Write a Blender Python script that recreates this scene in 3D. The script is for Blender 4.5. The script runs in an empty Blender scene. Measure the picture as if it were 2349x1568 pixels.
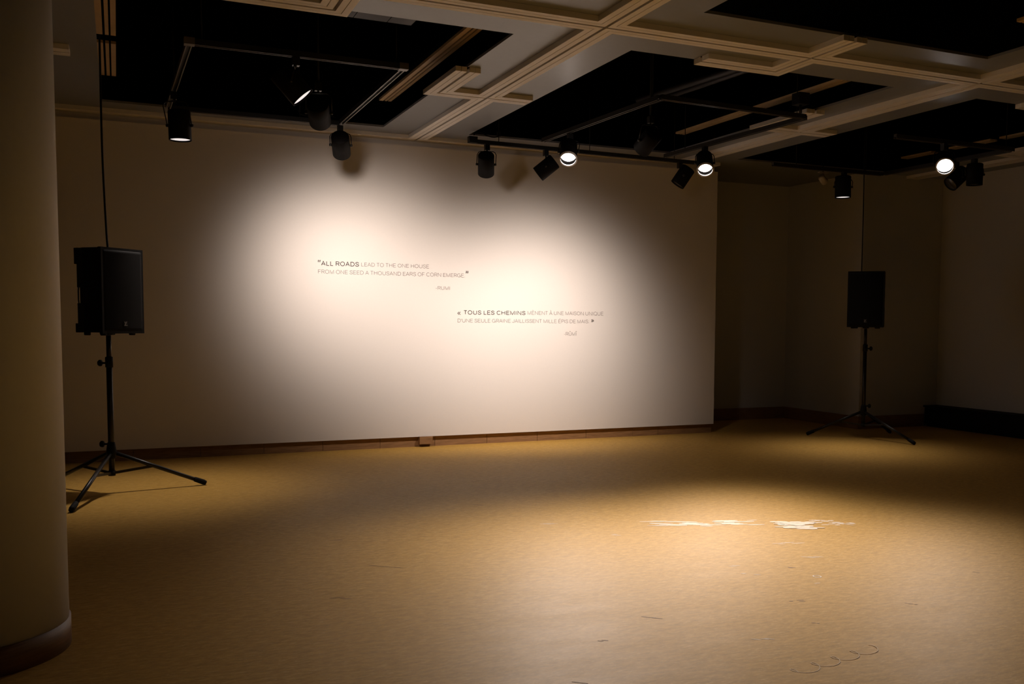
import bpy, bmesh, math, random
from mathutils import Vector, Matrix
random.seed(7)
C = bpy.context.scene.collection
S = bpy.context.scene

# ------------------------------------------------------------------ camera
cam_d = bpy.data.cameras.new('camera')
cam = bpy.data.objects.new('camera', cam_d); C.objects.link(cam)
RT = Vector((0.90521248, -0.4248875, 0.00780835))
UP = Vector((0.022418, 0.06609363, 0.99756156))
FW = Vector((0.42436752, 0.90283013, -0.0693539))
cam.matrix_world = Matrix(((RT.x, UP.x, -FW.x, 0), (RT.y, UP.y, -FW.y, 0), (RT.z, UP.z, -FW.z, 1.255), (0, 0, 0, 1)))
cam_d.sensor_width = 36; cam_d.lens = 2259.71 / 2349 * 36
cam_d.shift_x = -158.16 / 2349; cam_d.shift_y = 108.9 / 2349
cam_d.clip_start = 0.05
S.camera = cam

# ------------------------------------------------------------------ world, exposure, light colours
w = bpy.data.worlds.new('dark_room'); S.world = w; w.use_nodes = True
w.node_tree.nodes['Background'].inputs[0].default_value = (0, 0, 0, 1)
w.node_tree.nodes['Background'].inputs[1].default_value = 0.0
vs = S.view_settings
vs.view_transform = 'Standard'; vs.look = 'None'; vs.gamma = 1.0; vs.use_curve_mapping = False
vs.exposure = 0.0
WARM = (1.0, 0.845, 0.75)
# lamp watts: added wall washers, floor spots, downlights
P_WALL_A, P_WALL_B = 455, 490
P_FLOOR_A, P_FLOOR_B, P_FLOOR_C, P_FLOOR_D = 930, 1050, 480, 60
P_DOWN_L, P_DOWN_R = 95, 120

# ------------------------------------------------------------------ materials
def nodes(name):
    m = bpy.data.materials.new(name); m.use_nodes = True
    return m, m.node_tree.nodes, m.node_tree.links, m.node_tree.nodes['Principled BSDF']
def flat(name, col, rough=.6, metal=0, spec=.5, var=.08, scale=30, bump=0):
    m, N, L, b = nodes(name)
    tc = N.new('ShaderNodeTexCoord'); nz = N.new('ShaderNodeTexNoise')
    nz.inputs['Scale'].default_value = scale; nz.inputs['Detail'].default_value = 4
    L.new(tc.outputs['Object'], nz.inputs['Vector'])
    mr = N.new('ShaderNodeMapRange'); mr.inputs['To Min'].default_value = 1 - var; mr.inputs['To Max'].default_value = 1 + var
    L.new(nz.outputs['Fac'], mr.inputs['Value'])
    mx = N.new('ShaderNodeMix'); mx.data_type = 'RGBA'; mx.blend_type = 'MULTIPLY'; mx.inputs['Factor'].default_value = 1
    mx.inputs['A'].default_value = (*col, 1); L.new(mr.outputs['Result'], mx.inputs['B'])
    L.new(mx.outputs['Result'], b.inputs['Base Color'])
    b.inputs['Roughness'].default_value = rough; b.inputs['Metallic'].default_value = metal
    b.inputs['Specular IOR Level'].default_value = spec
    if bump:
        bp = N.new('ShaderNodeBump'); bp.inputs['Strength'].default_value = bump; bp.inputs['Distance'].default_value = .002
        L.new(nz.outputs['Fac'], bp.inputs['Height']); L.new(bp.outputs['Normal'], b.inputs['Normal'])
    return m
def glow(name, col, strength):
    m, N, L, b = nodes(name)
    b.inputs['Base Color'].default_value = (.8, .8, .8, 1)
    b.inputs['Emission Color'].default_value = (*col, 1); b.inputs['Emission Strength'].default_value = strength
    return m
M = {}
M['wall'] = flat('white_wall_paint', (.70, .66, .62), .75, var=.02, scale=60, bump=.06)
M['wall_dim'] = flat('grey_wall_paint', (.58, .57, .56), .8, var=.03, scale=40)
M['pillar'] = flat('pillar_paint', (.82, .83, .84), .7, var=.03, scale=40)
M['panel'] = flat('satin_ceiling_panel', (.21, .222, .242), .42, var=.05, scale=25)
M['black'] = flat('black_plenum_paint', (.0015, .0015, .0016), .95, spec=.02, var=.1)
M['trim'] = flat('cream_wood_trim', (.74, .70, .66), .6, var=.06, scale=18)
M['groove_shade'] = flat('trim_gap_shade', (.012, .009, .007), .9, spec=.05)  # shade of the deep slot, put in as colour
M['slat'] = flat('tan_wood_slat', (.62, .44, .24), .6, var=.1, scale=14)
M['metal'] = flat('black_satin_metal', (.008, .007, .007), .38, var=.1, spec=.4)
M['can'] = flat('black_lamp_enamel', (.006, .005, .0048), .6, var=.1, spec=.06)
M['track'] = flat('dark_track_metal', (.02, .019, .018), .4, var=.1, spec=.4)
M['trackedge'] = flat('bare_track_edge', (.15, .135, .12), .45, metal=.3)
M['rubber'] = flat('black_rubber', (.006, .006, .006), .7, spec=.2)
M['plastic'] = flat('black_speaker_plastic', (.004, .004, .0042), .6, spec=.2, bump=.3, scale=300)
M['grille'] = flat('black_grille_mesh', (.0045, .0045, .005), .7, spec=.12, scale=400, var=.5)
M['badge'] = flat('silver_badge', (.28, .27, .26), .4, metal=.2)
M['chrome'] = flat('bright_rim', (.7, .66, .62), .3, metal=.8)
M['rim'] = flat('pale_lamp_rim', (.6, .55, .52), .5)
M['white_metal'] = flat('off_white_metal', (.55, .48, .40), .5)
M['ink'] = flat('dark_grey_vinyl_letters', (.045, .034, .032), .6)
M['ink_light'] = flat('grey_vinyl_letters', (.13, .105, .10), .6)
M['duct'] = flat('dull_metal_duct', (.016, .013, .0125), .6)
M['conduit'] = flat('painted_conduit', (.008, .0055, .006), .6)
M['box'] = flat('black_bench_paint', (.004, .0035, .0035), .7, spec=.2)
M['lamp_on'] = glow('lit_lamp_face', (1, .93, .88), 14)
M['lamp_dim'] = glow('lamp_face_seen_from_side', (1, .93, .90), .82)
M['lamp_off'] = flat('dark_lamp_glass', (.05, .05, .05), .2)

def wood_base():
    m, N, L, b = nodes('brown_linoleum_cove_base')
    tc = N.new('ShaderNodeTexCoord'); mp = N.new('ShaderNodeMapping'); mp.inputs['Scale'].default_value = (3, 3, 30)
    nz = N.new('ShaderNodeTexNoise'); nz.inputs['Scale'].default_value = 3; nz.inputs['Detail'].default_value = 6
    L.new(tc.outputs['Object'], mp.inputs['Vector']); L.new(mp.outputs['Vector'], nz.inputs['Vector'])
    cr = N.new('ShaderNodeValToRGB')
    cr.color_ramp.elements[0].position = .3; cr.color_ramp.elements[0].color = (.20, .105, .045, 1)
    cr.color_ramp.elements[1].position = .75; cr.color_ramp.elements[1].color = (.33, .18, .08, 1)
    L.new(nz.outputs['Fac'], cr.inputs['Fac']); L.new(cr.outputs['Color'], b.inputs['Base Color'])
    b.inputs['Roughness'].default_value = .5
    return m
M['base'] = wood_base()

def lino():
    m, N, L, b = nodes('tan_marbled_linoleum')
    tc = N.new('ShaderNodeTexCoord')
    def noise(scale, detail, stretch, rough=.6):
        mp = N.new('ShaderNodeMapping'); mp.inputs['Scale'].default_value = stretch
        mp.inputs['Rotation'].default_value = (0, 0, math.radians(24))
        nz = N.new('ShaderNodeTexNoise'); nz.inputs['Scale'].default_value = scale
        nz.inputs['Detail'].default_value = detail; nz.inputs['Roughness'].default_value = rough
        L.new(tc.outputs['Object'], mp.inputs['Vector']); L.new(mp.outputs['Vector'], nz.inputs['Vector'])
        return nz
    n1 = noise(15, 10, (1, 2.8, 1), .80)
    cr = N.new('ShaderNodeValToRGB'); e = cr.color_ramp.elements
    e[0].position = .38; e[0].color = (.43, .258, .058, 1)
    e[1].position = .62; e[1].color = (.63, .38, .095, 1)
    x = e.new(.5); x.color = (.53, .315, .072, 1)
    L.new(n1.outputs['Fac'], cr.inputs['Fac'])
    # pale streaks
    n2 = noise(24, 8, (1, 3.6, 1), .75)
    r2 = N.new('ShaderNodeMapRange'); r2.inputs['From Min'].default_value = .53; r2.inputs['From Max'].default_value = .62; r2.clamp = True
    r2.inputs['To Max'].default_value = .7
    L.new(n2.outputs['Fac'], r2.inputs['Value'])
    mx = N.new('ShaderNodeMix'); mx.data_type = 'RGBA'; L.new(r2.outputs['Result'], mx.inputs['Factor'])
    L.new(cr.outputs['Color'], mx.inputs['A']); mx.inputs['B'].default_value = (.70, .47, .18, 1)
    # dark flecks and scuffs
    n3 = noise(17, 8, (1, 3.5, 1), .72)
    r3 = N.new('ShaderNodeMapRange'); r3.inputs['From Min'].default_value = .665; r3.inputs['From Max'].default_value = .74; r3.clamp = True
    r3.inputs['To Max'].default_value = .6
    L.new(n3.outputs['Fac'], r3.inputs['Value'])
    my = N.new('ShaderNodeMix'); my.data_type = 'RGBA'; L.new(r3.outputs['Result'], my.inputs['Factor'])
    L.new(mx.outputs['Result'], my.inputs['A']); my.inputs['B'].default_value = (.24, .13, .04, 1)
    L.new(my.outputs['Result'], b.inputs['Base Color'])
    n4 = noise(3, 4, (1, 2, 1))
    r4 = N.new('ShaderNodeMapRange'); r4.inputs['To Min'].default_value = .46; r4.inputs['To Max'].default_value = .56
    L.new(n4.outputs['Fac'], r4.inputs['Value']); L.new(r4.outputs['Result'], b.inputs['Roughness'])
    b.inputs['Specular IOR Level'].default_value = .09
    return m
M['lino'] = lino()
M['residue'] = flat('white_tape_residue', (.80, .68, .52), .7, var=.05, scale=40)
M['scuff'] = flat('dark_scuff', (.24, .13, .04), .7)
M['pencil'] = flat('faint_grey_scrawl', (.46, .285, .074), .6)

# ------------------------------------------------------------------ mesh helpers
class MB:
    def __init__(s): s.bm = bmesh.new()
    def box(s, lo, hi, mat=0, M4=None):
        vs_ = [s.bm.verts.new((x, y, z)) for z in (lo[2], hi[2]) for y in (lo[1], hi[1]) for x in (lo[0], hi[0])]
        if M4:
            for v in vs_: v.co = M4 @ v.co
        for q in ((0, 2, 3, 1), (4, 5, 7, 6), (0, 1, 5, 4), (2, 6, 7, 3), (0, 4, 6, 2), (1, 3, 7, 5)):
            f = s.bm.faces.new([vs_[i] for i in q]); f.material_index = mat
        return s
    def ring(s, c, a, b, r, n):
        return [s.bm.verts.new(c + a * (r * math.cos(2 * math.pi * i / n)) + b * (r * math.sin(2 * math.pi * i / n))) for i in range(n)]
    def lathe(s, o, d, prof, n=32, mat=0, smooth=True):
        """profile of (distance along d, radius); radius 0 closes the end"""
        o = Vector(o); d = Vector(d).normalized()
        a = d.orthogonal().normalized(); b = d.cross(a)
        prev = None
        for t, r in prof:
            if r <= 1e-6: cur = [s.bm.verts.new(o + d * t)]
            else: cur = s.ring(o + d * t, a, b, r, n)
            if prev:
                if len(prev) == 1 and len(cur) > 1:
                    fs = [s.bm.faces.new((prev[0], cur[(i + 1) % n], cur[i])) for i in range(n)]
                elif len(cur) == 1 and len(prev) > 1:
                    fs = [s.bm.faces.new((prev[i], prev[(i + 1) % n], cur[0])) for i in range(n)]
                else:
                    fs = [s.bm.faces.new((prev[i], prev[(i + 1) % n], cur[(i + 1) % n], cur[i])) for i in range(n)]
                for f in fs: f.smooth = smooth; f.material_index = mat
            prev = cur
        return s
    def bar(s, p0, p1, r0, r1=None, n=20):
        p0 = Vector(p0); p1 = Vector(p1); r1 = r1 or r0; L_ = (p1 - p0).length
        return s.lathe(p0, p1 - p0, [(0, 0), (0, r0), (L_, r1), (L_, 0)], n)
    def tube(s, pts, r, n=10):
        pts = [Vector(p) for p in pts]; prev = None; a = None
        for i, p in enumerate(pts):
            t = (pts[min(i + 1, len(pts) - 1)] - pts[max(i - 1, 0)]).normalized()
            a = t.orthogonal().normalized() if a is None else (a - t * a.dot(t)).normalized()
            cur = s.ring(p, a, t.cross(a), r, n)
            if prev:
                for k in range(n):
                    f = s.bm.faces.new((prev[k], prev[(k + 1) % n], cur[(k + 1) % n], cur[k])); f.smooth = True
            else: s.bm.faces.new(list(reversed(cur)))
            prev = cur
        s.bm.faces.new(prev)
        return s
    def prism(s, poly, z0, z1, mat=0, M4=None, side_mat=None):
        lo = [s.bm.verts.new((x, y, z0)) for x, y in poly]; hi = [s.bm.verts.new((x, y, z1)) for x, y in poly]
        if M4:
            for v in lo + hi: v.co = M4 @ v.co
        fs = [s.bm.faces.new(list(reversed(lo))), s.bm.faces.new(hi)]
        n = len(poly)
        for i in range(n): fs.append(s.bm.faces.new((lo[i], lo[(i + 1) % n], hi[(i + 1) % n], hi[i])))
        for f in fs: f.material_index = mat
        return s
    def bevel(s, off, seg=2, ang=.6):
        es = [e for e in s.bm.edges if len(e.link_faces) == 2 and e.calc_face_angle(0) > ang]
        bmesh.ops.bevel(s.bm, geom=es, offset=off, segments=seg, affect='EDGES', clamp_overlap=True)
        return s
    def build(s, name, mats, parent=None):
        bmesh.ops.recalc_face_normals(s.bm, faces=s.bm.faces)
        me = bpy.data.meshes.new(name); s.bm.to_mesh(me); s.bm.free()
        for m in (mats if isinstance(mats, (list, tuple)) else [mats]): me.materials.append(M[m])
        o = bpy.data.objects.new(name, me); C.objects.link(o)
        if parent: o.parent = parent
        return o
def thing(name, label, cat, loc=(0, 0, 0), group=None, rot=None):
    o = bpy.data.objects.new(name, None); C.objects.link(o); o.empty_display_size = .1
    o.location = loc
    if rot is not None: o.rotation_euler = (0, 0, rot)
    return tag(o, label, cat, group)
def tag(o, label, cat, group=None):
    o['label'] = label; o['category'] = cat
    if group: o['group'] = group
    return o
def struct(o, label=None, cat=None):
    o['kind'] = 'structure'
    if label: o['label'] = label
    if cat: o['category'] = cat
    return o

# ------------------------------------------------------------------ room shell
ZC, ZB, D = 3.015, 2.981, 9.4355          # panel underside, trim underside, face of the text wall
XR = 9.17
# floor with worn patches
fl = MB(); fl.box((-4.2, -3.2, -.1), (9.4, 10.7, 0))
def patch(cx, cy, lx, ly, rot, n, mat, seed, z=.0006):
    """ragged cluster of rubbed streaks lying on the floor"""
    rd = random.Random(seed); ca, sa = math.cos(rot), math.sin(rot)
    for i in range(n):
        u = (rd.random() - .5) * lx; v = (rd.random() - .5) * ly
        l = min(.13, lx * rd.uniform(.25, .6)); wd = max(.007, min(.04, ly * rd.uniform(.08, .2))); sk = rd.uniform(-.3, .3)
        poly = []
        k = 9
        for j in range(k): poly.append((u - l / 2 + l * j / (k - 1), v - wd / 2 * (math.sin(math.pi * (j + .6) / (k + .2)) ** .5) * rd.uniform(.7, 1.1)))
        for j in reversed(range(k)): poly.append((u - l / 2 + l * j / (k - 1), v + wd / 2 * (math.sin(math.pi * (j + .6) / (k + .2)) ** .5) * rd.uniform(.7, 1.1)))
        vv = [fl.bm.verts.new((cx + (x + sk * 0) * ca - y * sa, cy + x * sa + y * ca, z + .00004 * i)) for x, y in poly]
        f = fl.bm.faces.new(vv); f.material_index = mat
R24 = math.radians(-25)
patch(3.10, 5.25, .36, .16, R24, 16, 1, 1)
patch(3.26, 5.14, .20, .14, R24, 9, 1, 21)
patch(3.50, 5.10, .24, .17, R24 + .15, 14, 1, 2)
patch(3.80, 4.90, .20, .22, R24, 46, 1, 3)
patch(4.02, 4.89, .13, .16, R24 + .1, 11, 1, 4)
patch(4.11, 4.83, .10, .10, R24 - .5, 8, 1, 41)
patch(3.42, 4.52, .16, .05, R24 + .25, 5, 1, 5)
patch(3.35, 4.20, .13, .04, R24 - .3, 4, 1, 6)
patch(2.86, 4.19, .09, .025, R24, 3, 1, 7)
patch(2.83, 4.03, .08, .025, R24, 3, 1, 8)
patch(2.62, 5.10, .10, .03, R24, 3, 1, 9)
patch(2.36, 5.55, .16, .03, R24, 3, 1, 10)
patch(3.04, 3.75, .035, .012, R24, 2, 1, 11)
patch(2.30, 3.155, .07, .025, R24 - .3, 3, 1, 12)
for i, (x, y, lx) in enumerate(((3.10, 4.05, .05), (2.02, 3.60, .08), (2.75, 3.55, .06), (1.70, 3.40, .07), (2.62, 3.25, .03), (3.2, 3.3, .05), (1.2, 4.9, .16), (.9, 4.4, .12), (1.45, 3.0, .1), (.35, 3.4, .12), (2.2, 6.3, .14), (2.9, 6.6, .12), (3.9, 3.6, .04), (1.1, 5.6, .1))):
    patch(x, y, lx, .02, R24 + random.uniform(-.3, .3), 3, 2, 50 + i)
def scrawl(cx, cy, pts, wd, mat):
    """thin line drawn on the floor"""
    for i in range(len(pts) - 1):
        a = Vector((*pts[i], 0)); b = Vector((*pts[i + 1], 0)); t = (b - a).normalized() * .5; n_ = Vector((-t.y, t.x, 0)) * wd
        t = t * wd * .6
        vv = [fl.bm.verts.new((cx + p.x, cy + p.y, .0007 + .00002 * i)) for p in (a - n_ - t, b - n_ + t, b + n_ + t, a + n_ - t)]
        f = fl.bm.faces.new(vv); f.material_index = mat
scrawl(3.115, 3.855, [(.018 * math.cos(a / 12 * 2 * math.pi), .022 * math.sin(a / 12 * 2 * math.pi)) for a in range(13)], .006, 1)
loop = []
for j in range(70):
    t = j / 69
    x = 2.16 + .48 * t; y = 2.80 + .10 * t
    a = t * 2 * math.pi * 4.3
    loop.append((x + .030 * math.cos(a), y + .036 * math.sin(a)))
scrawl(0, 0, loop, .004, 3)
struct(fl.build('floor', ['lino', 'residue', 'scuff', 'pencil']), 'tan marbled linoleum floor with pale rubbed patches', 'floor')

# text wall: a thin white false wall that stops short of floor and ceiling, in front of the old wall
struct(MB().box((-4.0, D, .1024), (6.1016, 9.497, 2.925)).build('wall_back', 'wall'), 'wide white gallery wall carrying two quotations', 'wall')
struct(MB().box((-4.0, 9.50, 0), (6.098, 10.60, 3.4)).build('wall_behind', 'wall'))
bb = MB(); js = [-4.0, -2.6, -2.05, -1.5, -.95, -.4, .1, .655, 1.204, 1.742, 2.293, 2.845, 3.394, 3.953, 4.517, 5.082, 5.399, 6.098]
for a, b in zip(js[:-1], js[1:]): bb.box((a + .0018, 9.474, 0), (b - .0018, 9.4985, .1018))
struct(bb.build('baseboard_back', 'base'))
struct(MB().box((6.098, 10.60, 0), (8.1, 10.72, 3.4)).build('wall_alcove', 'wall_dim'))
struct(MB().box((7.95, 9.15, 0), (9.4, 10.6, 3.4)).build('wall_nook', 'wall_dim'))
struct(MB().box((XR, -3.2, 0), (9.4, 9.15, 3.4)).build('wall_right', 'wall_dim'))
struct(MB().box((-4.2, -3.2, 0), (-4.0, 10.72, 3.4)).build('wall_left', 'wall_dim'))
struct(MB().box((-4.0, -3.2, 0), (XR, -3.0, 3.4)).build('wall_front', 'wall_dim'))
struct(MB().box((6.10, 10.575, 0), (7.95, 10.5995, .15)).build('baseboard_alcove', 'base'))
struct(MB().box((7.925, 9.15, 0), (7.9495, 10.575, .15)).build('baseboard_nook', 'base'))
struct(MB().box((7.925, 9.125, 0), (8.955, 9.1495, .15)).build('baseboard_return', 'base'))
# ceiling: hung satin panels with large openings into a black plenum
cols = [(-3.1, -.78), (-.08, 2.2503), (3.0685, 5.290), (6.13, 8.36)]
rows = [(-2.5, .76), (1.62, 4.92), (5.80, 9.096)]
ce = MB(); xs = [-4.0] + [v for c in cols for v in c] + [XR]; ys = [-3.0] + [v for r in rows for v in r] + [9.4985]
for j in range(len(ys) - 1):
    if j % 2 == 0: ce.box((xs[0], ys[j], ZC), (xs[-1], ys[j + 1], ZC + .018)); continue
    for i in range(0, len(xs) - 1, 2): ce.box((xs[i], ys[j], ZC), (xs[i + 1], ys[j + 1], ZC + .018))
ce.box((6.10, 9.4985, ZC), (XR, 10.6, ZC + .018))
struct(ce.build('ceiling', 'panel'), 'brown satin ceiling panels hung around black openings', 'ceiling')
pl_ = MB().box((-4.0, -3.0, 3.95), (XR, 10.6, 4.05))
pl_.box((-4.0, -3.0, 3.4), (-3.9, 10.6, 3.95)).box((XR - .1, -3.0, 3.4), (XR, 10.6, 3.95)).box((-3.9, -3.0, 3.4), (XR - .1, -2.9, 3.95)).box((-3.9, 10.5, 3.4), (XR - .1, 10.6, 3.95))
# black liners hide the painted walls above the panels
pl_.box((-3.9, 9.40, 3.05), (6.0, 9.495, 3.95)).box((9.07, -2.9, 3.05), (XR - .002, 9.1, 3.95)).box((-3.995, -2.9, 3.05), (-3.9, 9.4, 3.95)).box((-3.9, -2.995, 3.05), (9.07, -2.9, 3.95))
pl_.box((6.0, 9.10, 3.034), (9.07, 9.14, 3.95))
struct(pl_.build('ceiling_plenum', 'black'))

# ------------------------------------------------------------------ ceiling trims: doubled cream boards with a dark gap
OFF = [(-.092, -.052), (-.048, -.010), (.010, .048), (.052, .092)]
def slx(mb, y, a, b, o0, o1): mb.box((a, y + o0, ZB), (b, y + o1, ZC - .0005))
def sly(mb, x, a, b, o0, o1): mb.box((x + o0, a, ZB), (x + o1, b, ZC - .0005))
XA = [-3.5, -.60, 2.6455, 5.6589, 8.6723]         # full lines running to the text wall
XM = [1.1388, 4.1522, 7.1656]                                    # half-way crossings
Y1, Y2, YN = 5.3282, 7.405, 1.175
CR0 = 9.35
def cross(mb, cx, cy, west, east, south, north):
    """four arms meeting at a dark plus-shaped gap; each arm is None or where it ends"""
    for o0, o1 in OFF:
        big = abs(o0) if o0 < 0 else o1; small = abs(o1) if o0 < 0 else o0
        e = lambda v: v(o0, o1) if callable(v) else v
        if west is not None: slx(mb, cy, e(west), cx - small, o0, o1)
        if east is not None: slx(mb, cy, cx + small, e(east), o0, o1)
        if south is not None: sly(mb, cx, e(south), cy - big, o0, o1)
        if north is not None: sly(mb, cx, cy + big, e(north), o0, o1)
    # near-black strips paint in the shade deep in the gap between the boards
    g = lambda v: v(0, 0) if callable(v) else v
    if west is not None: mb.box((g(west), cy - .0099, ZC - .004), (cx, cy + .0099, ZC - .0006), 1)
    if east is not None: mb.box((cx, cy - .0099, ZC - .004), (g(east), cy + .0099, ZC - .0006), 1)
    if south is not None: mb.box((cx - .0099, g(south), ZC - .004), (cx + .0099, cy, ZC - .0006), 1)
    if north is not None: mb.box((cx - .0099, cy, ZC - .004), (cx + .0099, g(north), ZC - .0006), 1)
n_trim = 0
def trim(mb):
    global n_trim
    n_trim += 1
    return struct(mb.build('trim_%d' % n_trim, ['trim', 'groove_shade']))
# full crossings of row Y1 and YN at every line, and half-way crossings between
for cy in (Y1, YN):
    mb = MB(); pts = sorted(XA + XM); ends = [-4.0] + [(a + b) / 2 for a, b in zip(pts[:-1], pts[1:])] + [XR]
    for i, x in enumerate(pts):
        if x in XA:
            cross(mb, x, cy, ends[i], ends[i + 1], (cy + YN) / 2 if cy == Y1 else -3.0, (Y1 + Y2) / 2 if cy == Y1 else (YN + Y1) / 2)
        else:
            cross(mb, x, cy, ends[i], ends[i + 1], cy - .43, (lambda a, b: cy + .39 + a) if cy == Y1 else cy + .39)
    trim(mb)
# lines from row Y1 on to the wall, with a small cross on each
for x in XA[1:]:
    mb = MB(); cross(mb, x, Y2, (lambda a, b: x - .39 - b), x + .355, (Y1 + Y2) / 2, CR0 if x < 6 else 9.4)
    # the short arm turns towards the camera
    cx, cy = x - .39, Y2
    for o0, o1 in OFF:
        # corner between an east arm and a south arm: mitre along y = -x
        sly(mb, cx, cy - .72, cy - o1, o0, o1)
    mb.box((cx - .0099, cy - .72, ZC - .004), (cx + .0099, cy, ZC - .0006), 1)
    trim(mb)
for x in XM:
    mb = MB(); cx, cy = x, Y1 + .39
    for o0, o1 in OFF:
        slx(mb, cy, cx - .60, cx + o1, o0, o1)
    mb.box((cx - .60, cy - .0099, ZC - .004), (cx, cy + .0099, ZC - .0006), 1)
    trim(mb)
# crown along the text wall
cr = MB(); cuts = [-4.0] + XA[1:4] + [6.09]
cr.box((-4.0, 9.455, ZB), (6.09, 9.4975, ZC - .0005))
for a, b in zip(cuts[:-1], cuts[1:]):
    cr.box((a + .012 if a > -3.9 else a, CR0, ZB), (b - .012, 9.395, ZC - .0005)); cr.box((a + .012 if a > -3.9 else a, 9.399, ZB), (b - .012, 9.4505, ZC - .0005))
trim(cr)

# ------------------------------------------------------------------ slatted battens up inside the openings
def slats(x0, x1, y0, y1, label, z=3.2, grp='tan slatted battens inside the ceiling openings'):
    t = thing('slatted_batten', label, 'ceiling batten', ((x0 + x1) / 2, (y0 + y1) / 2, z), grp)
    wd = x1 - x0
    for a, b in ((0, .33), (.45, .64), (.74, 1.0)):
        MB().box((x0 + a * wd - t.location.x, y0 - t.location.y, 0), (x0 + b * wd - t.location.x, y1 - t.location.y, .02)).bevel(.002, 1).build('slat', 'slat', t)
    MB().box((x0 - .01 - t.location.x, y0 - t.location.y, .0205), (x1 + .01 - t.location.x, y1 - t.location.y, .05)).build('backing_board', 'black', t)
    return t
slats(-.09, .034, 7.93, 8.97, 'short tan three-slat batten in the left opening, lower of the two by the pillar')
slats(-.09, .034, 5.6, 7.70, 'tan three-slat batten in the left opening, topmost by the pillar')
slats(2.155, 2.262, 5.4, 8.86, 'long tan three-slat batten slanting along the right side of the left ceiling opening')
slats(5.294, 5.399, 7.72, 9.0, 'tan three-slat batten in the middle ceiling opening, nearest the lit wall')
slats(5.294, 5.399, 5.5, 7.62, 'tan three-slat batten in the middle ceiling opening, farther from the lit wall')
slats(8.44, 8.545, 8.62, 9.13, 'dim tan batten in the right opening, left of the bright spotlight')
slats(8.44, 8.545, 7.78, 8.36, 'dim tan batten in the right opening, just behind the bright spotlight')
slats(8.44, 8.545, 5.9, 7.66, 'dim tan batten at the right edge of the photo above the dark cans')
slats(5.294, 5.399, 2.2, 4.70, 'tan batten tip poking in at the top right corner of the photo')

# ------------------------------------------------------------------ pillar
pg = thing('pillar', 'round cream pillar filling the left edge, with a brown base strip', 'pillar', (-.5673, 4.2359, 0))
MB().lathe((0, 0, .104), (0, 0, 1), [(0, 0), (0, .3727), (2.905, .3727), (2.905, 0)], 96).build('shaft', 'pillar', pg)
MB().lathe((0, 0, 0), (0, 0, 1), [(0, 0), (0, .379), (.1035, .379), (.1035, 0)], 96).build('base_strip', 'base', pg)

# ------------------------------------------------------------------ lighting tracks
TZ, TZ5 = 2.90, 2.818
def track_bar(mb, a, b, TZ=TZ):
    a = Vector((a[0], a[1], 0)); b = Vector((b[0], b[1], 0)); d = (b - a); L_ = d.length; d.normalize(); n = Vector((-d.y, d.x, 0))
    m4 = Matrix(((d.x, n.x, 0, a.x), (d.y, n.y, 0, a.y), (0, 0, 1, TZ), (0, 0, 0, 1)))
    mb.box((0, -.018, .012), (L_, .018, .036), 0, m4)
    mb.box((0, -.018, 0), (L_, -.011, .012), 0, m4); mb.box((0, .011, 0), (L_, .018, .012), 0, m4)
    mb.box((0, -.0185, -.001), (L_, -.0115, 0), 1, m4); mb.box((0, .0115, -.001), (L_, .0185, 0), 1, m4)
def track(label, segs, rods, corners=(), TZ=TZ):
    a0 = segs[0][0]
    t = thing('lighting_track', label, 'lighting track', (0, 0, 0), 'ceiling lighting tracks')
    for s in segs:
        mb = MB(); track_bar(mb, *s, TZ); mb.build('track_rail', ['track', 'trackedge'], t)
    for x, y in corners:
        MB().box((x - .03, y - .03, TZ - .003), (x + .03, y + .03, TZ + .038)).build('corner_joint', 'trackedge', t)
    for x, y in rods: MB().bar((x, y, TZ + .034), (x, y, 3.94), .004, n=8).build('hanging_rod', 'rubber', t)
    return t
track('black lighting track loop hung in the left ceiling opening', [((.40, 8.60), (1.75, 8.60)), ((.43, 6.51), (1.74, 6.51)), ((.43, 6.55), (.40, 8.56)), ((1.745, 6.55), (1.755, 8.56))],
      [(.45, 8.60), (1.42, 8.60), (.5, 6.51), (1.7, 6.51)], [(1.745, 6.51), (.43, 6.51)])
t2 = track('straight black lighting track hung close along the text wall', [((3.0, 8.875), (5.56, 8.975))], [(3.30, 8.89), (4.27, 8.925), (5.26, 8.963)])
MB().box((2.995, 8.845, TZ + .002), (3.075, 8.905, TZ + .06)).bevel(.006).build('feed_box', 'metal', t2)
MB().box((3.285, 8.875, 2.985), (3.315, 8.905, 3.03)).build('rod_clamp', 'metal', t2)
t3 = track('black lighting track loop hung in the middle ceiling opening', [((3.60, 8.52), (3.69, 6.52)), ((3.69, 6.50), (5.08, 6.58)), ((5.10, 6.60), (5.03, 8.75))],
      [(3.68, 6.6), (5.09, 6.7), (5.05, 8.4)], ())
MB().box((4.96, 6.50, 3.0), (5.06, 6.60, 3.09)).build('feed_box', 'metal', t3)
MB().bar((5.01, 6.55, 2.936), (5.01, 6.55, 3.0), .012).build('feed_stem', 'metal', t3)
track('faint black lighting track loop hung in the right ceiling opening', [((5.98, 8.246), (7.39, 8.246)), ((6.0, 6.545), (7.39, 6.545)), ((7.391, 6.58), (7.391, 8.21))], [(6.27, 8.246), (7.17, 8.246), (7.3, 6.545)], (), TZ5)
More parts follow.
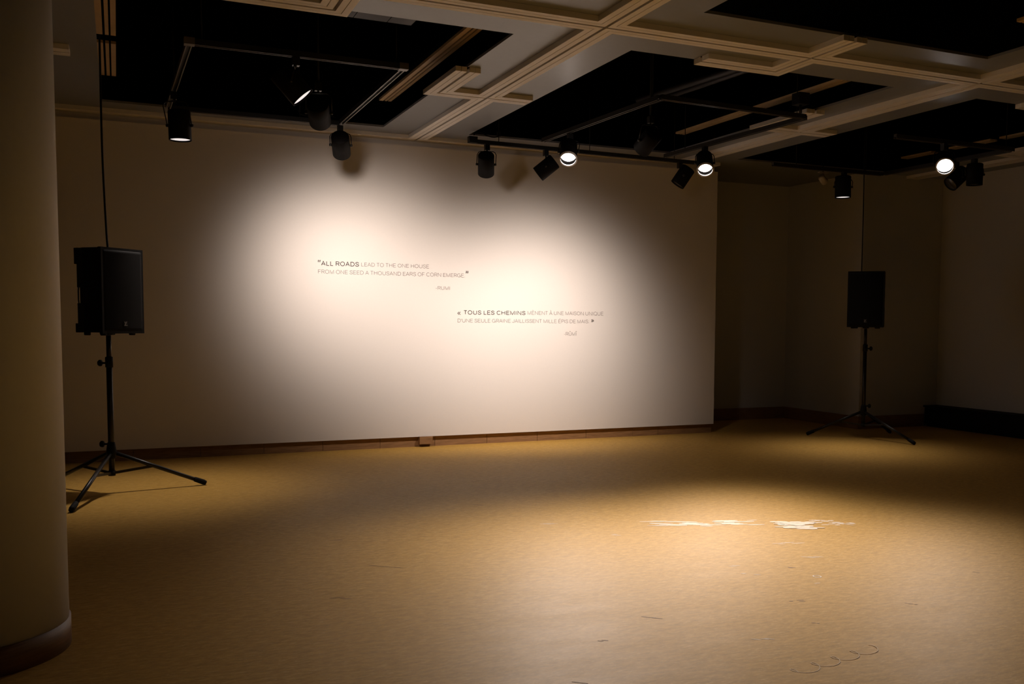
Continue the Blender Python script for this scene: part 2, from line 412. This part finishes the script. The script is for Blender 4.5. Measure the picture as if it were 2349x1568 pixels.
# loose cables on the tracks
def cable(label, pts, r=.005, name='power_cable'):
    # Catmull-Rom through the points
    P = [Vector(p) for p in pts]; P = [P[0]] + P + [P[-1]]; out = []
    for i in range(1, len(P) - 2):
        for k in range(8):
            t = k / 8; a, b, c_, d_ = P[i - 1:i + 3]
            out.append(.5 * ((2 * b) + (c_ - a) * t + (2 * a - 5 * b + 4 * c_ - d_) * t * t + (3 * b - a - 3 * c_ + d_) * t ** 3))
    out.append(P[-1])
    return tag(MB().tube(out, r, 8).build(name, 'rubber'), label, 'cable')
cable('black cable looping off the left end of the track along the text wall', [(3.035, 8.84, 2.965), (3.05, 8.838, 2.99), (3.10, 8.838, 2.998), (3.16, 8.838, 2.975), (3.23, 8.838, 2.965), (3.285, 8.84, 2.985), (3.29, 8.84, 3.03)], .0055)
cable('black cable drooping on the track behind the left ceiling opening', [(1.40, 8.568, 2.99), (1.43, 8.565, 2.955), (1.52, 8.56, 2.945), (1.62, 8.56, 2.965), (1.70, 8.565, 2.96)], .005)

# ------------------------------------------------------------------ track lamps
SPOT_N = [0]
def lamp(label, mount, centre, d, lit=None, cone=60, blend=1.0, face='lamp_off', size=1.0, stirrup='metal', group='black track spotlights', soft=.05, aim=None, rim=True, beam=None, halo=.008, power=1.0):
    """can light: adapter on the rail, wire stirrup, hollow can, lamp face"""
    m = Vector(mount); c = Vector(centre); d = Vector(d).normalized()
    t = thing('track_spotlight', label, 'spotlight', tuple(m), group)
    lc = c - m; r = .076 * size; h = .205 * size
    # adapter
    MB().box((-.022, -.022, -.055), (.022, .022, -.001)).bevel(.004).build('track_adapter', 'metal', t)
    hz = Vector((d.x, d.y, 0))
    side = hz.normalized().cross(Vector((0, 0, 1))) if hz.length > .2 else RT.cross(Vector((0, 0, 1))).cross(Vector((0, 0, 1))).normalized()
    if hz.length <= .2: side = Vector((RT.x, RT.y, 0)).normalized()
    top = Vector((0, 0, -.055)); k = r + .012
    crown_z = lc.z + h * .55 if lc.z + h * .55 < -.06 else -.062
    pts = [lc + side * k]
    up = Vector((lc.x * .3, lc.y * .3, -.068))
    pts += [up + side * k + Vector((0, 0, -.03)), up + side * (k - .012) + Vector((0, 0, -.008)), up + side * (k - .03), up - side * (k - .03), up - side * (k - .012) + Vector((0, 0, -.008)), up - side * k + Vector((0, 0, -.03)), lc - side * k]
    MB().tube(pts, .0032 * size + .0008, 8).build('stirrup', stirrup, t)
    sb = MB().bar(lc + side * (r - .002), lc + side * (k + .008), .011, n=12).build('pivot_knob', 'metal', t)
    MB().bar(lc - side * (r - .002), lc - side * (k + .008), .011, n=12).build('pivot_knob', 'metal', t)
    MB().bar(top + Vector((0, 0, .002)), up, .008, n=10).build('swivel_stem', 'metal', t)
    o = lc - d * (h / 2)
    can = MB().lathe(o, d, [(0, 0), (0, r * .93), (.006, r * .99), (.012, r), (h, r), (h, r - .004), (h - .065, r - .004), (h - .065, 0)], 40).build('can', 'can', t)
    f = MB().lathe(o, d, [(h - .062, 0), (h - .062, r - .006), (h - .056, r - .010), (h - .046, 0)] if face == 'lamp_on' else [(h - .012, 0), (h - .012, r - .006), (h - .010, r - .007), (h - .006, 0)], 40).build('lamp_face', face, t)
    if rim and face == 'lamp_on':
        MB().lathe(o, d, [(h - .012, r + .001), (h + .006, r + .001), (h + .006, r - .009), (h - .012, r - .008), (h - .012, r + .001)], 40).build('rim', 'rim', can)
    if lit:
        SPOT_N[0] += 1
        ld = bpy.data.lights.new('spot_beam', 'SPOT'); ld.energy = lit; ld.color = WARM
        ld.spot_size = math.radians(cone); ld.spot_blend = blend; ld.shadow_soft_size = soft
        lo = bpy.data.objects.new('spot_beam', ld); C.objects.link(lo); lo.parent = t
        if beam:
            # reflector-lamp beam profile: bright core of tangent width `beam` over a weak wide spill
            ld.use_nodes = True; nt = ld.node_tree; N, L = nt.nodes, nt.links; em = N['Emission']; ld.spot_blend = .25
            tc = N.new('ShaderNodeTexCoord'); sp = N.new('ShaderNodeSeparateXYZ'); L.new(tc.outputs['Normal'], sp.inputs[0])
            def mth(op, a, b=None):
                n = N.new('ShaderNodeMath'); n.operation = op
                for i, v in enumerate((a, b)):
                    if v is None: continue
                    if isinstance(v, (int, float)): n.inputs[i].default_value = v
                    else: L.new(v, n.inputs[i])
                return n.outputs[0]
            tx = mth('DIVIDE', sp.outputs['X'], sp.outputs['Z']); ty = mth('DIVIDE', sp.outputs['Y'], sp.outputs['Z'])
            bx_, by_ = beam if isinstance(beam, tuple) else (beam, beam)
            u = mth('DIVIDE', tx, bx_); v = mth('DIVIDE', ty, by_)
            t2 = mth('ADD', mth('MULTIPLY', u, u), mth('MULTIPLY', v, v))
            core = mth('POWER', 2.71828, mth('MULTIPLY', mth('POWER', t2, power), -1.0))
            spill = mth('POWER', 2.71828, mth('MULTIPLY', t2, -.1))
            L.new(mth('ADD', core, mth('MULTIPLY', spill, halo)), em.inputs['Strength'])
        dd = (Vector(aim) - (m + o + d * (h + .02))).normalized() if aim else d
        lo.location = o + d * (h + .02); lo.rotation_euler = dd.to_track_quat('-Z', 'Y').to_euler()
    return t
lamp('black can downlight with glowing base above the left speaker', (.408, 7.90, TZ), (.446, 7.91, 2.662), (.02, -.02, -1), P_DOWN_L, 130, face='lamp_dim', size=1.04, aim=(.22, 7.72, 0), beam=.46, power=1.6)
lamp('tilted spotlight showing a thin bright oval in the left ceiling opening', (1.055, 6.51, TZ), (1.02, 6.47, 2.72), (.62, -.12, -.72), P_FLOOR_D, 130, face='lamp_dim', size=1.03, aim=(1.8, 5.2, 0), beam=.35)
lamp('unlit black can with thin wire stirrup, at the corner of the left track', (1.755, 8.60, TZ), (1.748, 8.54, 2.724), (.22, .75, -.52), size=1.0)
lamp('unlit black can turned to the wall, under the loose cable', (3.18, 8.882, TZ), (3.149, 8.821, 2.705), (.22, .62, -.70), size=1.0)
lamp('black can tipped down to the left, in front of the lit can', (3.79, 8.905, TZ), (3.735, 8.76, 2.709), (-.70, .33, -.62))
lamp('lit spotlight with white face, left of the two along the text wall', (3.645, 8.02, TZ), (3.597, 7.947, 2.725), (-.30, -.62, -.72), P_FLOOR_A, 130, face='lamp_on', aim=(2.3, 4.45, 0), beam=.25)
lamp('black can tipped down to the left, at the right end of the wall track', (5.33, 8.966, TZ), (5.30, 8.85, 2.745), (-.50, .22, -.82))
lamp('lit spotlight with white face at the right end of the text wall', (5.045, 8.03, TZ), (5.001, 7.958, 2.735), (-.32, -.62, -.72), P_FLOOR_B, 130, face='lamp_on', aim=(3.55, 4.9, 0), beam=.21)
lamp('black can downlight with glowing base above the right speaker', (6.885, 8.246, TZ5), (6.888, 8.262, 2.6705), (0, -.02, -1), P_DOWN_R, 130, face='lamp_dim', size=1.08, aim=(6.55, 7.65, 0), beam=.33)
lamp('brightest spotlight at the right, facing the camera', (6.555, 6.545, TZ5), (6.527, 6.507, 2.6515), (-.55, -.62, -.45), P_FLOOR_C, 130, face='lamp_on', aim=(3.75, 3.9, 0), beam=.20)
lamp('dim black can tipped left beside the bright right spotlight', (7.391, 7.22, TZ5), (7.382, 7.19, 2.661), (-.72, .10, -.62), size=.98)
lamp('dim black can pointing down, rightmost in the photo', (7.391, 6.992, TZ5), (7.40, 6.992, 2.6705), (0, 0, -1), size=.98)
lamp('added dark can lighting the text wall, just right of the thin bright oval in the left ceiling opening', (1.30, 7.10, 2.89), (1.31, 7.14, 2.695), (.25, .85, -.45), P_WALL_A, 150, face='lamp_dim', aim=(2.22, 9.44, 1.54), beam=(.43, .36), power=1.22, halo=.012, soft=.10)
lamp("added dark can lighting the text wall, in the middle ceiling opening, between the two lit spotlights of the text wall", (3.92, 7.06, TZ), (3.92, 7.10, 2.71), (-.1, .85, -.5), P_WALL_B, 150, face='lamp_dim', aim=(3.86, 9.44, 1.00), beam=(.50, .43), power=1.22, halo=.012, soft=.10)
# slab stems for the two wall washers, cans added to light the quotations
for o_ in [o for o in C.objects if o.name.startswith('track_spotlight')][-2:]:
    MB().bar((0, 0, 0), (0, 0, 3.945 - o_.location.z), .008).build('ceiling_stem', 'rubber', o_)
# small pale ceiling spotlight
tw = thing('ceiling_spotlight', 'small pale spotlight on a flat base left of the right speaker can', 'spotlight', (7.16, 8.93, 2.93))
MB().box((-.06, -.02, -.012), (.06, .02, 0)).bevel(.003).build('mounting_plate', 'white_metal', tw)
MB().bar((0, 0, -.012), (.005, 0, -.055), .012).build('swivel_stem', 'white_metal', tw)
MB().lathe((-.06, -.03, -.055), Vector((.10, .02, -.07)), [(0, 0), (0, .03), (.012, .038), (.10, .04), (.10, 0)], 24).build('head', 'white_metal', tw)
MB().bar((0, 0, 0), (0, 0, .085), .006).build('hanging_rod', 'metal', tw)

# pipes and duct up in the plenum
tag(MB().tube([(4.63, 8.6, 3.4), (4.80, 7.2, 3.4), (4.95, 5.9, 3.4)], .03, 14).build('ceiling_pipe', 'conduit'), 'left of two dim pipes inside the middle ceiling opening', 'pipe', 'dim pipes in the plenum')
tag(MB().tube([(4.79, 8.6, 3.4), (4.90, 7.2, 3.4), (5.05, 5.9, 3.4)], .026, 14).build('ceiling_pipe', 'conduit'), 'right of two dim pipes inside the middle ceiling opening', 'pipe', 'dim pipes in the plenum')
du = MB()
for a, b in ((1.05, 1.385), (1.39, 1.60), (1.605, 1.76)): du.box((a, 6.0, 3.15), (b, 6.37, 3.45))
tag(du.build('air_duct', 'duct'), 'dim jointed duct just inside the near edge of the left ceiling opening', 'duct')

# ------------------------------------------------------------------ speakers on tripod stands
def stand(label, centre, feet, zs, knob_dir, up_z, name='speaker_stand'):
    c = Vector((*centre, 0)); t = thing(name, label, 'speaker stand', tuple(c), 'tripod speaker stands')
    zb, zh, zk = .138, .285, zs
    MB().bar((0, 0, zb), (0, 0, zk + .01), .0205, n=28).build('lower_pole', 'metal', t)
    MB().bar((0, 0, zk), (0, 0, up_z), .0165, n=24).build('upper_pole', 'metal', t)
    kd = Vector((*knob_dir, 0)).normalized()
    cl = MB().lathe((0, 0, zk - .035), (0, 0, 1), [(0, 0), (0, .026), (.07, .026), (.075, .022), (.075, 0)], 28).build('collar', 'rubber', t)
    def knob(z, par):
        mb = MB().bar(Vector((0, 0, z)) + kd * .02, Vector((0, 0, z)) + kd * .05, .007, n=10)
        mb.lathe(Vector((0, 0, z)) + kd * .048, kd, [(0, 0), (0, .014), (.006, .023), (.022, .023), (.028, .017), (.028, 0)], 8, smooth=False)
        mb.build('clamp_knob', 'rubber', par)
    knob(zk - .005, cl)
    hub = MB().lathe((0, 0, zh - .035), (0, 0, 1), [(0, 0), (0, .030), (.055, .034), (.10, .028), (.115, .024), (.115, 0)], 28).build('hub', 'rubber', t)
    knob(zh + .068, hub)
    foot_c = MB().lathe((0, 0, zb - .012), (0, 0, 1), [(0, 0), (0, .024), (.035, .026), (.035, 0)], 24).build('lower_collar', 'rubber', t)
    for fx, fy in feet:
        f = Vector((fx, fy, 0)) - c; f.z = .022; dr = Vector((f.x, f.y, 0)).normalized(); a = dr * .03 + Vector((0, 0, zh))
        dv = (f - a).normalized()
        lg = MB().bar(a, f - dv * .01, .0145, n=20).build('leg', 'metal', t)
        MB().lathe(f - dv * .075, dv, [(0, 0), (0, .0165), (.012, .0185), (.07, .020), (.09, .016), (.09, 0)], 20).build('rubber_foot', 'rubber', lg)
        mid = a.lerp(f, .42); s0 = dr * .02 + Vector((0, 0, zb + .008))
        n_ = Vector((-dr.y, dr.x, 0)) * .006
        mb = MB(); ax = (mid - s0).normalized(); upv = n_.cross(ax).normalized() * .009; 
        q = []
        for p in (s0, mid): q.append([mb.bm.verts.new(p + n_ * i + upv * j) for i, j in ((1, 1), (-1, 1), (-1, -1), (1, -1))])
        mb.bm.faces.new(q[0]); mb.bm.faces.new(list(reversed(q[1])))
        for k in range(4): mb.bm.faces.new((q[0][k], q[0][(k + 1) % 4], q[1][(k + 1) % 4], q[1][k]))
        mb.build('brace', 'metal', t)
        MB().lathe(a - dr * .006 - n_ * 2.2, n_, [(0, 0), (0, .012), (.028, .012), (.028, 0)], 14).build('pivot_bolt', 'rubber', hub)
    return t
def speaker(label, centre, z, face_dir, W=.38, DP=.275, H=.60):
    rot = math.atan2(face_dir[1], face_dir[0]) + math.pi / 2
    t = thing('loudspeaker', label, 'loudspeaker', (*centre, z), 'speakers on stands', rot)
    hw, hd = W / 2, DP / 2
    # cabinet: slightly narrower at the back
    plan = [(-hw, -hd + .02), (hw, -hd + .02), (hw, .02), (hw * .80, hd - .022), (-hw * .80, hd - .022), (-hw, .02)]
    notch = plan[:2] + [(hw, -.02), (hw * .84, hd - .055), (-hw * .84, hd - .055), (-hw, -.02)]
    cb = MB().prism(plan, .014, .215).prism(notch, .2152, .3248).prism(plan, .325, H - .004).bevel(.006, 2)
    cb.build('cabinet', 'plastic', t)
    # front bezel frame and grille
    fr = MB()
    fr.box((-hw, -hd - .004, .006), (-hw + .016, -hd + .024, H)).box((hw - .016, -hd - .004, .006), (hw, -hd + .024, H))
    fr.box((-hw + .016, -hd - .004, H - .018), (hw - .016, -hd + .024, H)).box((-hw + .016, -hd - .004, .006), (hw - .016, -hd + .024, .026))
    fr.build('bezel', 'plastic', t)
    g = MB(); nx, nz = 24, 30
    gw, gz0, gz1 = hw - .016, .026, H - .018
    vs_ = [[g.bm.verts.new((-gw + 2 * gw * i / nx, -hd - .004 - .014 * (1 - (2 * i / nx - 1) ** 2), gz0 + (gz1 - gz0) * j / nz)) for i in range(nx + 1)] for j in range(nz + 1)]
    for j in range(nz):
        for i in range(nx):
            f = g.bm.faces.new((vs_[j][i], vs_[j][i + 1], vs_[j + 1][i + 1], vs_[j + 1][i])); f.smooth = True
    ge = bmesh.ops.extrude_face_region(g.bm, geom=g.bm.faces[:])
    for v in ge['geom']:
        if isinstance(v, bmesh.types.BMVert): v.co.y += .006
    gr = g.build('grille', 'grille', t)
    # badge with a slanted emblem of strokes
    b = MB(); by = -hd - .0205
    b.box((-.017, by, .058), (.017, by + .003, .092)).bevel(.002)
    bd = b.build('badge', 'metal', gr)
    e = MB()
    for pts in ([(-.013, .088), (-.006, .088), (.002, .077), (-.003, .074)], [(.012, .089), (.005, .089), (-.012, .062), (-.006, .061)], [(-.014, .0605), (.015, .0605), (.015, .0645), (-.008, .0645)]):
        m4 = Matrix(((1, 0, 0, 0), (0, 0, -1, by), (0, 1, 0, 0), (0, 0, 0, 1)))
        e.prism(pts, .0002, .0012, 0, m4)
    eo = e.build('emblem', 'badge', bd); eo['label'] = 'silver emblem strokes'
    # rear corner bumpers at the top and bottom, with a handle between
    for sgn, z0, z1 in ((0, .0, .075), (0, H - .125, H - .002)):
        MB().prism([(-hw * .86, hd - .05), (hw * .86, hd - .05), (hw * .80, hd), (-hw * .80, hd)], z0 + .012, z1).bevel(.006).build('rear_bumper', 'plastic', t)
    for s in (-1, 1):
        xb = s * hw * .80
        MB().tube([(xb - s * .002, hd - .034, .332), (xb - s * .002, hd - .030, .30), (xb - s * .002, hd - .030, .24), (xb - s * .002, hd - .034, .208)], .0045, 8).build('handle', 'rubber', t)
    for x, y in ((-hw + .06, -hd + .05), (hw - .06, -hd + .05), (-hw + .08, hd - .06), (hw - .08, hd - .06)):
        MB().lathe((x, y, -.008), (0, 0, 1), [(0, 0), (0, .018), (.006, .022), (.024, .022), (.024, 0)], 18).build('rubber_foot', 'rubber', t)
    MB().lathe((0, 0, -.006), (0, 0, 1), [(0, .0185), (0, .034), (.022, .034), (.022, .0185), (0, .0185)], 24).build('pole_socket', 'rubber', t)
    return t
CL = (-.06, 7.75); CRt = (7.365, 8.40)
stand('black tripod stand beside the pillar, under the left speaker', CL, [(-.293, 7.065), (.563, 7.861), (-.50, 8.25)], .936, (-.9, .35), 1.128)
speaker('black loudspeaker high on its tripod beside the round pillar', CL, 1.136, (.71, -.70))
stand('black tripod stand in the dark corner, under the right speaker', CRt, [(6.958, 8.832), (7.448, 7.72), (7.95, 8.62)], .985, (.9, -.42), 1.197)
speaker('black loudspeaker facing the camera on a tripod in the dark right corner', CRt, 1.205, (-.70, -.71), H=.605)
cable('black cable dropping from the ceiling to the left speaker', [(-.065, 7.79, 3.94), (-.07, 7.79, 3.0), (-.07, 7.785, 2.4), (-.058, 7.79, 1.9), (-.05, 7.79, 1.732)], .007, 'speaker_cable')
cable('black cable dropping from the ceiling to the right speaker', [(7.33, 8.46, 3.94), (7.335, 8.46, 3.0), (7.335, 8.455, 2.4), (7.33, 8.45, 1.806)], .006, 'speaker_cable')

# ------------------------------------------------------------------ low black box along the right wall, block at the foot of the text wall
bx = thing('wall_bench', 'low black box running along the foot of the right wall', 'bench', (9.06, 7.6, 0))
MB().box((-.10, -2.4, .03), (.105, 1.52, .235)).bevel(.004, 1).build('body', 'box', bx)
MB().box((-.115, -2.42, .2355), (.105, 1.535, .256)).bevel(.003, 1).build('top_board', 'box', bx)
MB().box((-.08, -2.35, 0), (.105, 1.5, .0295)).build('plinth', 'box', bx)
ob = thing('floor_outlet_block', 'small brown block over the baseboard below the quotations', 'block', (2.7375, 9.42, 0))
MB().box((-.065, -.012, .030), (.065, .0535, .104)).bevel(.003, 2).build('block_body', 'base', ob)

# ------------------------------------------------------------------ vinyl lettering
def arc(cx, cy, rx, ry, a0, a1, n=14):
    return [(cx + rx * math.cos(math.radians(a0 + (a1 - a0) * i / n)), cy + ry * math.sin(math.radians(a0 + (a1 - a0) * i / n))) for i in range(n + 1)]
def smooth(pts, k=4):
    P = [pts[0]] + list(pts) + [pts[-1]]; out = []
    for i in range(1, len(P) - 2):
        a, b, c_, d_ = P[i - 1:i + 3]
        for q in range(k):
            t = q / k
            out.append(tuple(.5 * (2 * b[e] + (c_[e] - a[e]) * t + (2 * a[e] - 5 * b[e] + 4 * c_[e] - d_[e]) * t * t + (3 * b[e] - a[e] - 3 * c_[e] + d_[e]) * t ** 3) for e in (0, 1)))
    return out + [pts[-1]]
# letter: (width, left bearing, right bearing, strokes) in units of the capital height
GL = {
 'A': (.70, .015, .015, [[(0, 0), (.35, 1), (.70, 0)], [(.12, .33), (.58, .33)]]),
 'C': (.70, .06, .05, [arc(.38, .5, .38, .5, 42, 318, 24)]),
 'D': (.66, .10, .06, [[(0, 0), (0, 1), (.28, 1)] + arc(.28, .5, .38, .5, 82, -82, 16) + [(.28, 0), (0, 0)]]),
 'E': (.54, .10, .04, [[(.54, 1), (0, 1), (0, 0), (.55, 0)], [(0, .52), (.49, .52)]]),
 'F': (.52, .10, .02, [[(.52, 1), (0, 1), (0, 0)], [(0, .50), (.46, .50)]]),
 'G': (.73, .06, .09, [arc(.38, .5, .38, .5, 42, 335, 26), [(.42, .46), (.73, .46), (.73, .0)]]),
 'H': (.65, .10, .10, [[(0, 0), (0, 1)], [(.65, 0), (.65, 1)], [(0, .53), (.65, .53)]]),
 'I': (0, .12, .12, [[(0, 0), (0, 1)]]),
 'J': (.42, .04, .10, [[(.42, 1), (.42, .27)] + arc(.21, .24, .21, .24, 0, -180, 12)]),
 'L': (.47, .10, .02, [[(0, 1), (0, 0), (.47, 0)]]),
 'M': (.78, .10, .10, [[(0, 0), (0, 1), (.39, .02), (.78, 1), (.78, 0)]]),
 'N': (.66, .10, .10, [[(0, 0), (0, 1), (.66, 0), (.66, 1)]]),
 'O': (.78, .06, .06, [arc(.39, .5, .39, .5, 0, 360, 32)]),
 'P': (.56, .10, .04, [[(0, 0), (0, 1), (.30, 1)] + arc(.30, .735, .26, .265, 80, -80, 12) + [(.30, .47), (0, .47)]]),
 'Q': (.78, .06, .06, [arc(.39, .5, .39, .5, 0, 360, 32), [(.47, .20), (.76, -.08)]]),
 'R': (.60, .10, .03, [[(0, 0), (0, 1), (.32, 1)] + arc(.32, .74, .26, .26, 80, -80, 12) + [(.32, .48), (0, .48)], [(.33, .48), (.60, 0)]]),
 'S': (.58, .05, .05, [smooth([(.56, .74), (.50, .92), (.29, 1), (.08, .92), (.04, .75), (.13, .59), (.31, .52), (.49, .43), (.58, .27), (.51, .08), (.29, 0), (.06, .08), (0, .28)])]),
 'T': (.60, .03, .03, [[(0, 1), (.60, 1)], [(.30, 1), (.30, 0)]]),
 'U': (.64, .10, .10, [[(0, 1), (0, .33)] + arc(.32, .32, .32, .32, 180, 360, 16) + [(.64, .33), (.64, 1)]]),
 "'": (0, .06, .06, [[(0, 1), (0, .72)]]),
 '.': (0, .10, .06, [[(0, -.02), (0, .10)]]),
 '-': (.26, .06, .08, [[(0, .36), (.26, .36)]]),
 '\u201c': (.36, .02, .05, [[(.09, 1.0), (.01, .86), (.03, .70)], [(.35, 1.0), (.27, .86), (.29, .70)]]),
 '\u201d': (.36, .05, .02, [[(.06, 1.0), (.08, .84), (0, .70)], [(.32, 1.0), (.34, .84), (.26, .70)]]),
 '\u00ab': (.52, .04, .04, [[(.26, .66), (0, .38), (.26, .10)], [(.52, .66), (.26, .38), (.52, .10)]]),
 '\u00bb': (.52, .04, .04, [[(0, .66), (.26, .38), (0, .10)], [(.26, .66), (.52, .38), (.26, .10)]]),
}
def accent(base, kind):
    w_, l_, r_, st = GL[base]; m_ = w_ / 2
    ex = {'grave': [[(m_ - .14, 1.36), (m_ + .06, 1.16)]], 'acute': [[(m_ - .06, 1.16), (m_ + .14, 1.36)]], 'hat': [[(m_ - .18, 1.14), (m_, 1.34), (m_ + .18, 1.14)]]}[kind]
    return (w_, l_, r_, st + ex)
GL['\u00c8'] = accent('E', 'grave'); GL['\u00c0'] = accent('A', 'grave'); GL['\u00c9'] = accent('E', 'acute'); GL['\u00db'] = accent('U', 'hat'); GL['\u00ce'] = accent('I', 'hat')
def lettering(txt, x0, x1, z0, cap, mat, parent, wt=.10, name='words', zbox=None):
    """flat vinyl letters on the wall between x0 and x1, baseline z0, capital height cap"""
    x = 0; strokes = []
    for ch in txt:
        if ch == ' ': x += .30; continue
        w_, l_, r_, st = GL[ch]
        x += l_ + wt / 2
        for p in st: strokes.append([(x + a, wt / 2 + b * (1 - wt)) for a, b in p])
        x += w_ + r_ + wt / 2
    xa = min(a for p in strokes for a, b in p) - wt / 2; xb = max(a for p in strokes for a, b in p) + wt / 2
    ya = min(b for p in strokes for a, b in p); yb = max(b for p in strokes for a, b in p)
    if zbox: cap = (zbox[1] - zbox[0]) / (yb - ya); z0 = zbox[0] - ya * cap
    sx = (x1 - x0) / (xb - xa)
    mb = MB(); L0 = parent.location
    for p in strokes:
        q = [Vector((x0 + (a - xa) * sx, z0 + b * cap)) for a, b in p]
        hw = wt * cap / 2; closed = (q[0] - q[-1]).length < 1e-5
        if closed: q = q[:-1]
        n = len(q); lf, rt_ = [], []
        for i in range(n):
            pa = q[(i - 1) % n] if (closed or i > 0) else None; pb = q[(i + 1) % n] if (closed or i < n - 1) else None
            d0 = (q[i] - pa).normalized() if pa is not None else None; d1 = (pb - q[i]).normalized() if pb is not None else None
            d0 = d0 if d0 is not None else d1; d1 = d1 if d1 is not None else d0
            n0 = Vector((-d0.y, d0.x)); n1 = Vector((-d1.y, d1.x)); m = n0 + n1
            m = m.normalized() if m.length > .05 else n0
            k = min(2.2, 1 / max(.2, m.dot(n0)))
            lf.append(q[i] + m * hw * k); rt_.append(q[i] - m * hw * k)
        V = [[mb.bm.verts.new((v.x - L0.x, y - L0.y, v.y - L0.z)) for v in side] for side in (lf, rt_) for y in (D - .0012, D - .0002)]
        fl_, bl, fr, br = V
        rng = range(n if closed else n - 1)
        for i in rng:
            k = (i + 1) % n
            mb.bm.faces.new((fl_[i], fr[i], fr[k], fl_[k])); mb.bm.faces.new((bl[i], bl[k], br[k], br[i]))
            mb.bm.faces.new((fl_[i], fl_[k], bl[k], bl[i])); mb.bm.faces.new((fr[i], br[i], br[k], fr[k]))
        if not closed:
            mb.bm.faces.new((fl_[0], bl[0], br[0], fr[0])); mb.bm.faces.new((fl_[-1], fr[-1], br[-1], bl[-1]))
    return mb.build(name, mat, parent)
BO, TH = .145, .088
q1 = thing('wall_quotation', 'English quotation in dark vinyl letters, upper of the two on the wall', 'wall lettering', (2.4, D, 1.69), 'wall quotations')
lettering('\u201c', 1.709, 1.733, 0, 0, 'ink', q1, .10, 'quotation_mark', (1.784, 1.805))
lettering('ALL ROADS', 1.737, 2.092, 1.7535, .043, 'ink', q1, BO, 'heading_words')
lettering('LEAD TO THE ONE HOUSE', 2.114, 2.779, 1.7575, .036, 'ink_light', q1, TH, 'first_line')
lettering('FROM ONE SEED A THOUSAND EARS OF CORN EMERGE.', 1.709, 3.146, 1.679, .037, 'ink_light', q1, TH, 'second_line')
lettering('\u201d', 3.155, 3.181, 0, 0, 'ink', q1, .10, 'quotation_mark', (1.720, 1.744))
lettering('-RUMI', 2.844, 2.991, 1.5515, .035, 'ink_light', q1, TH, 'attribution')
q2 = thing('wall_quotation', 'French quotation in dark vinyl letters, lower right of the two on the wall', 'wall lettering', (3.9, D, 1.25), 'wall quotations')
lettering('\u00ab', 3.068, 3.102, 0, 0, 'ink', q2, .10, 'quotation_mark', (1.308, 1.336))
lettering('TOUS LES CHEMINS', 3.132, 3.798, 1.3105, .042, 'ink', q2, BO, 'heading_words')
lettering('M\u00c8NENT \u00c0 UNE MAISON UNIQUE', 3.821, 4.693, 1.315, .038, 'ink_light', q2, TH, 'first_line')
lettering("D'UNE SEULE GRAINE JAILLISSENT MILLE \u00c9PIS DE MAIS.", 3.070, 4.523, 1.2315, .037, 'ink_light', q2, TH, 'second_line')
lettering('\u00bb', 4.547, 4.581, 0, 0, 'ink', q2, .13, 'quotation_mark', (1.245, 1.271))
lettering('-R\u00dbM\u00ce', 4.233, 4.383, 1.1005, .037, 'ink_light', q2, TH, 'attribution')
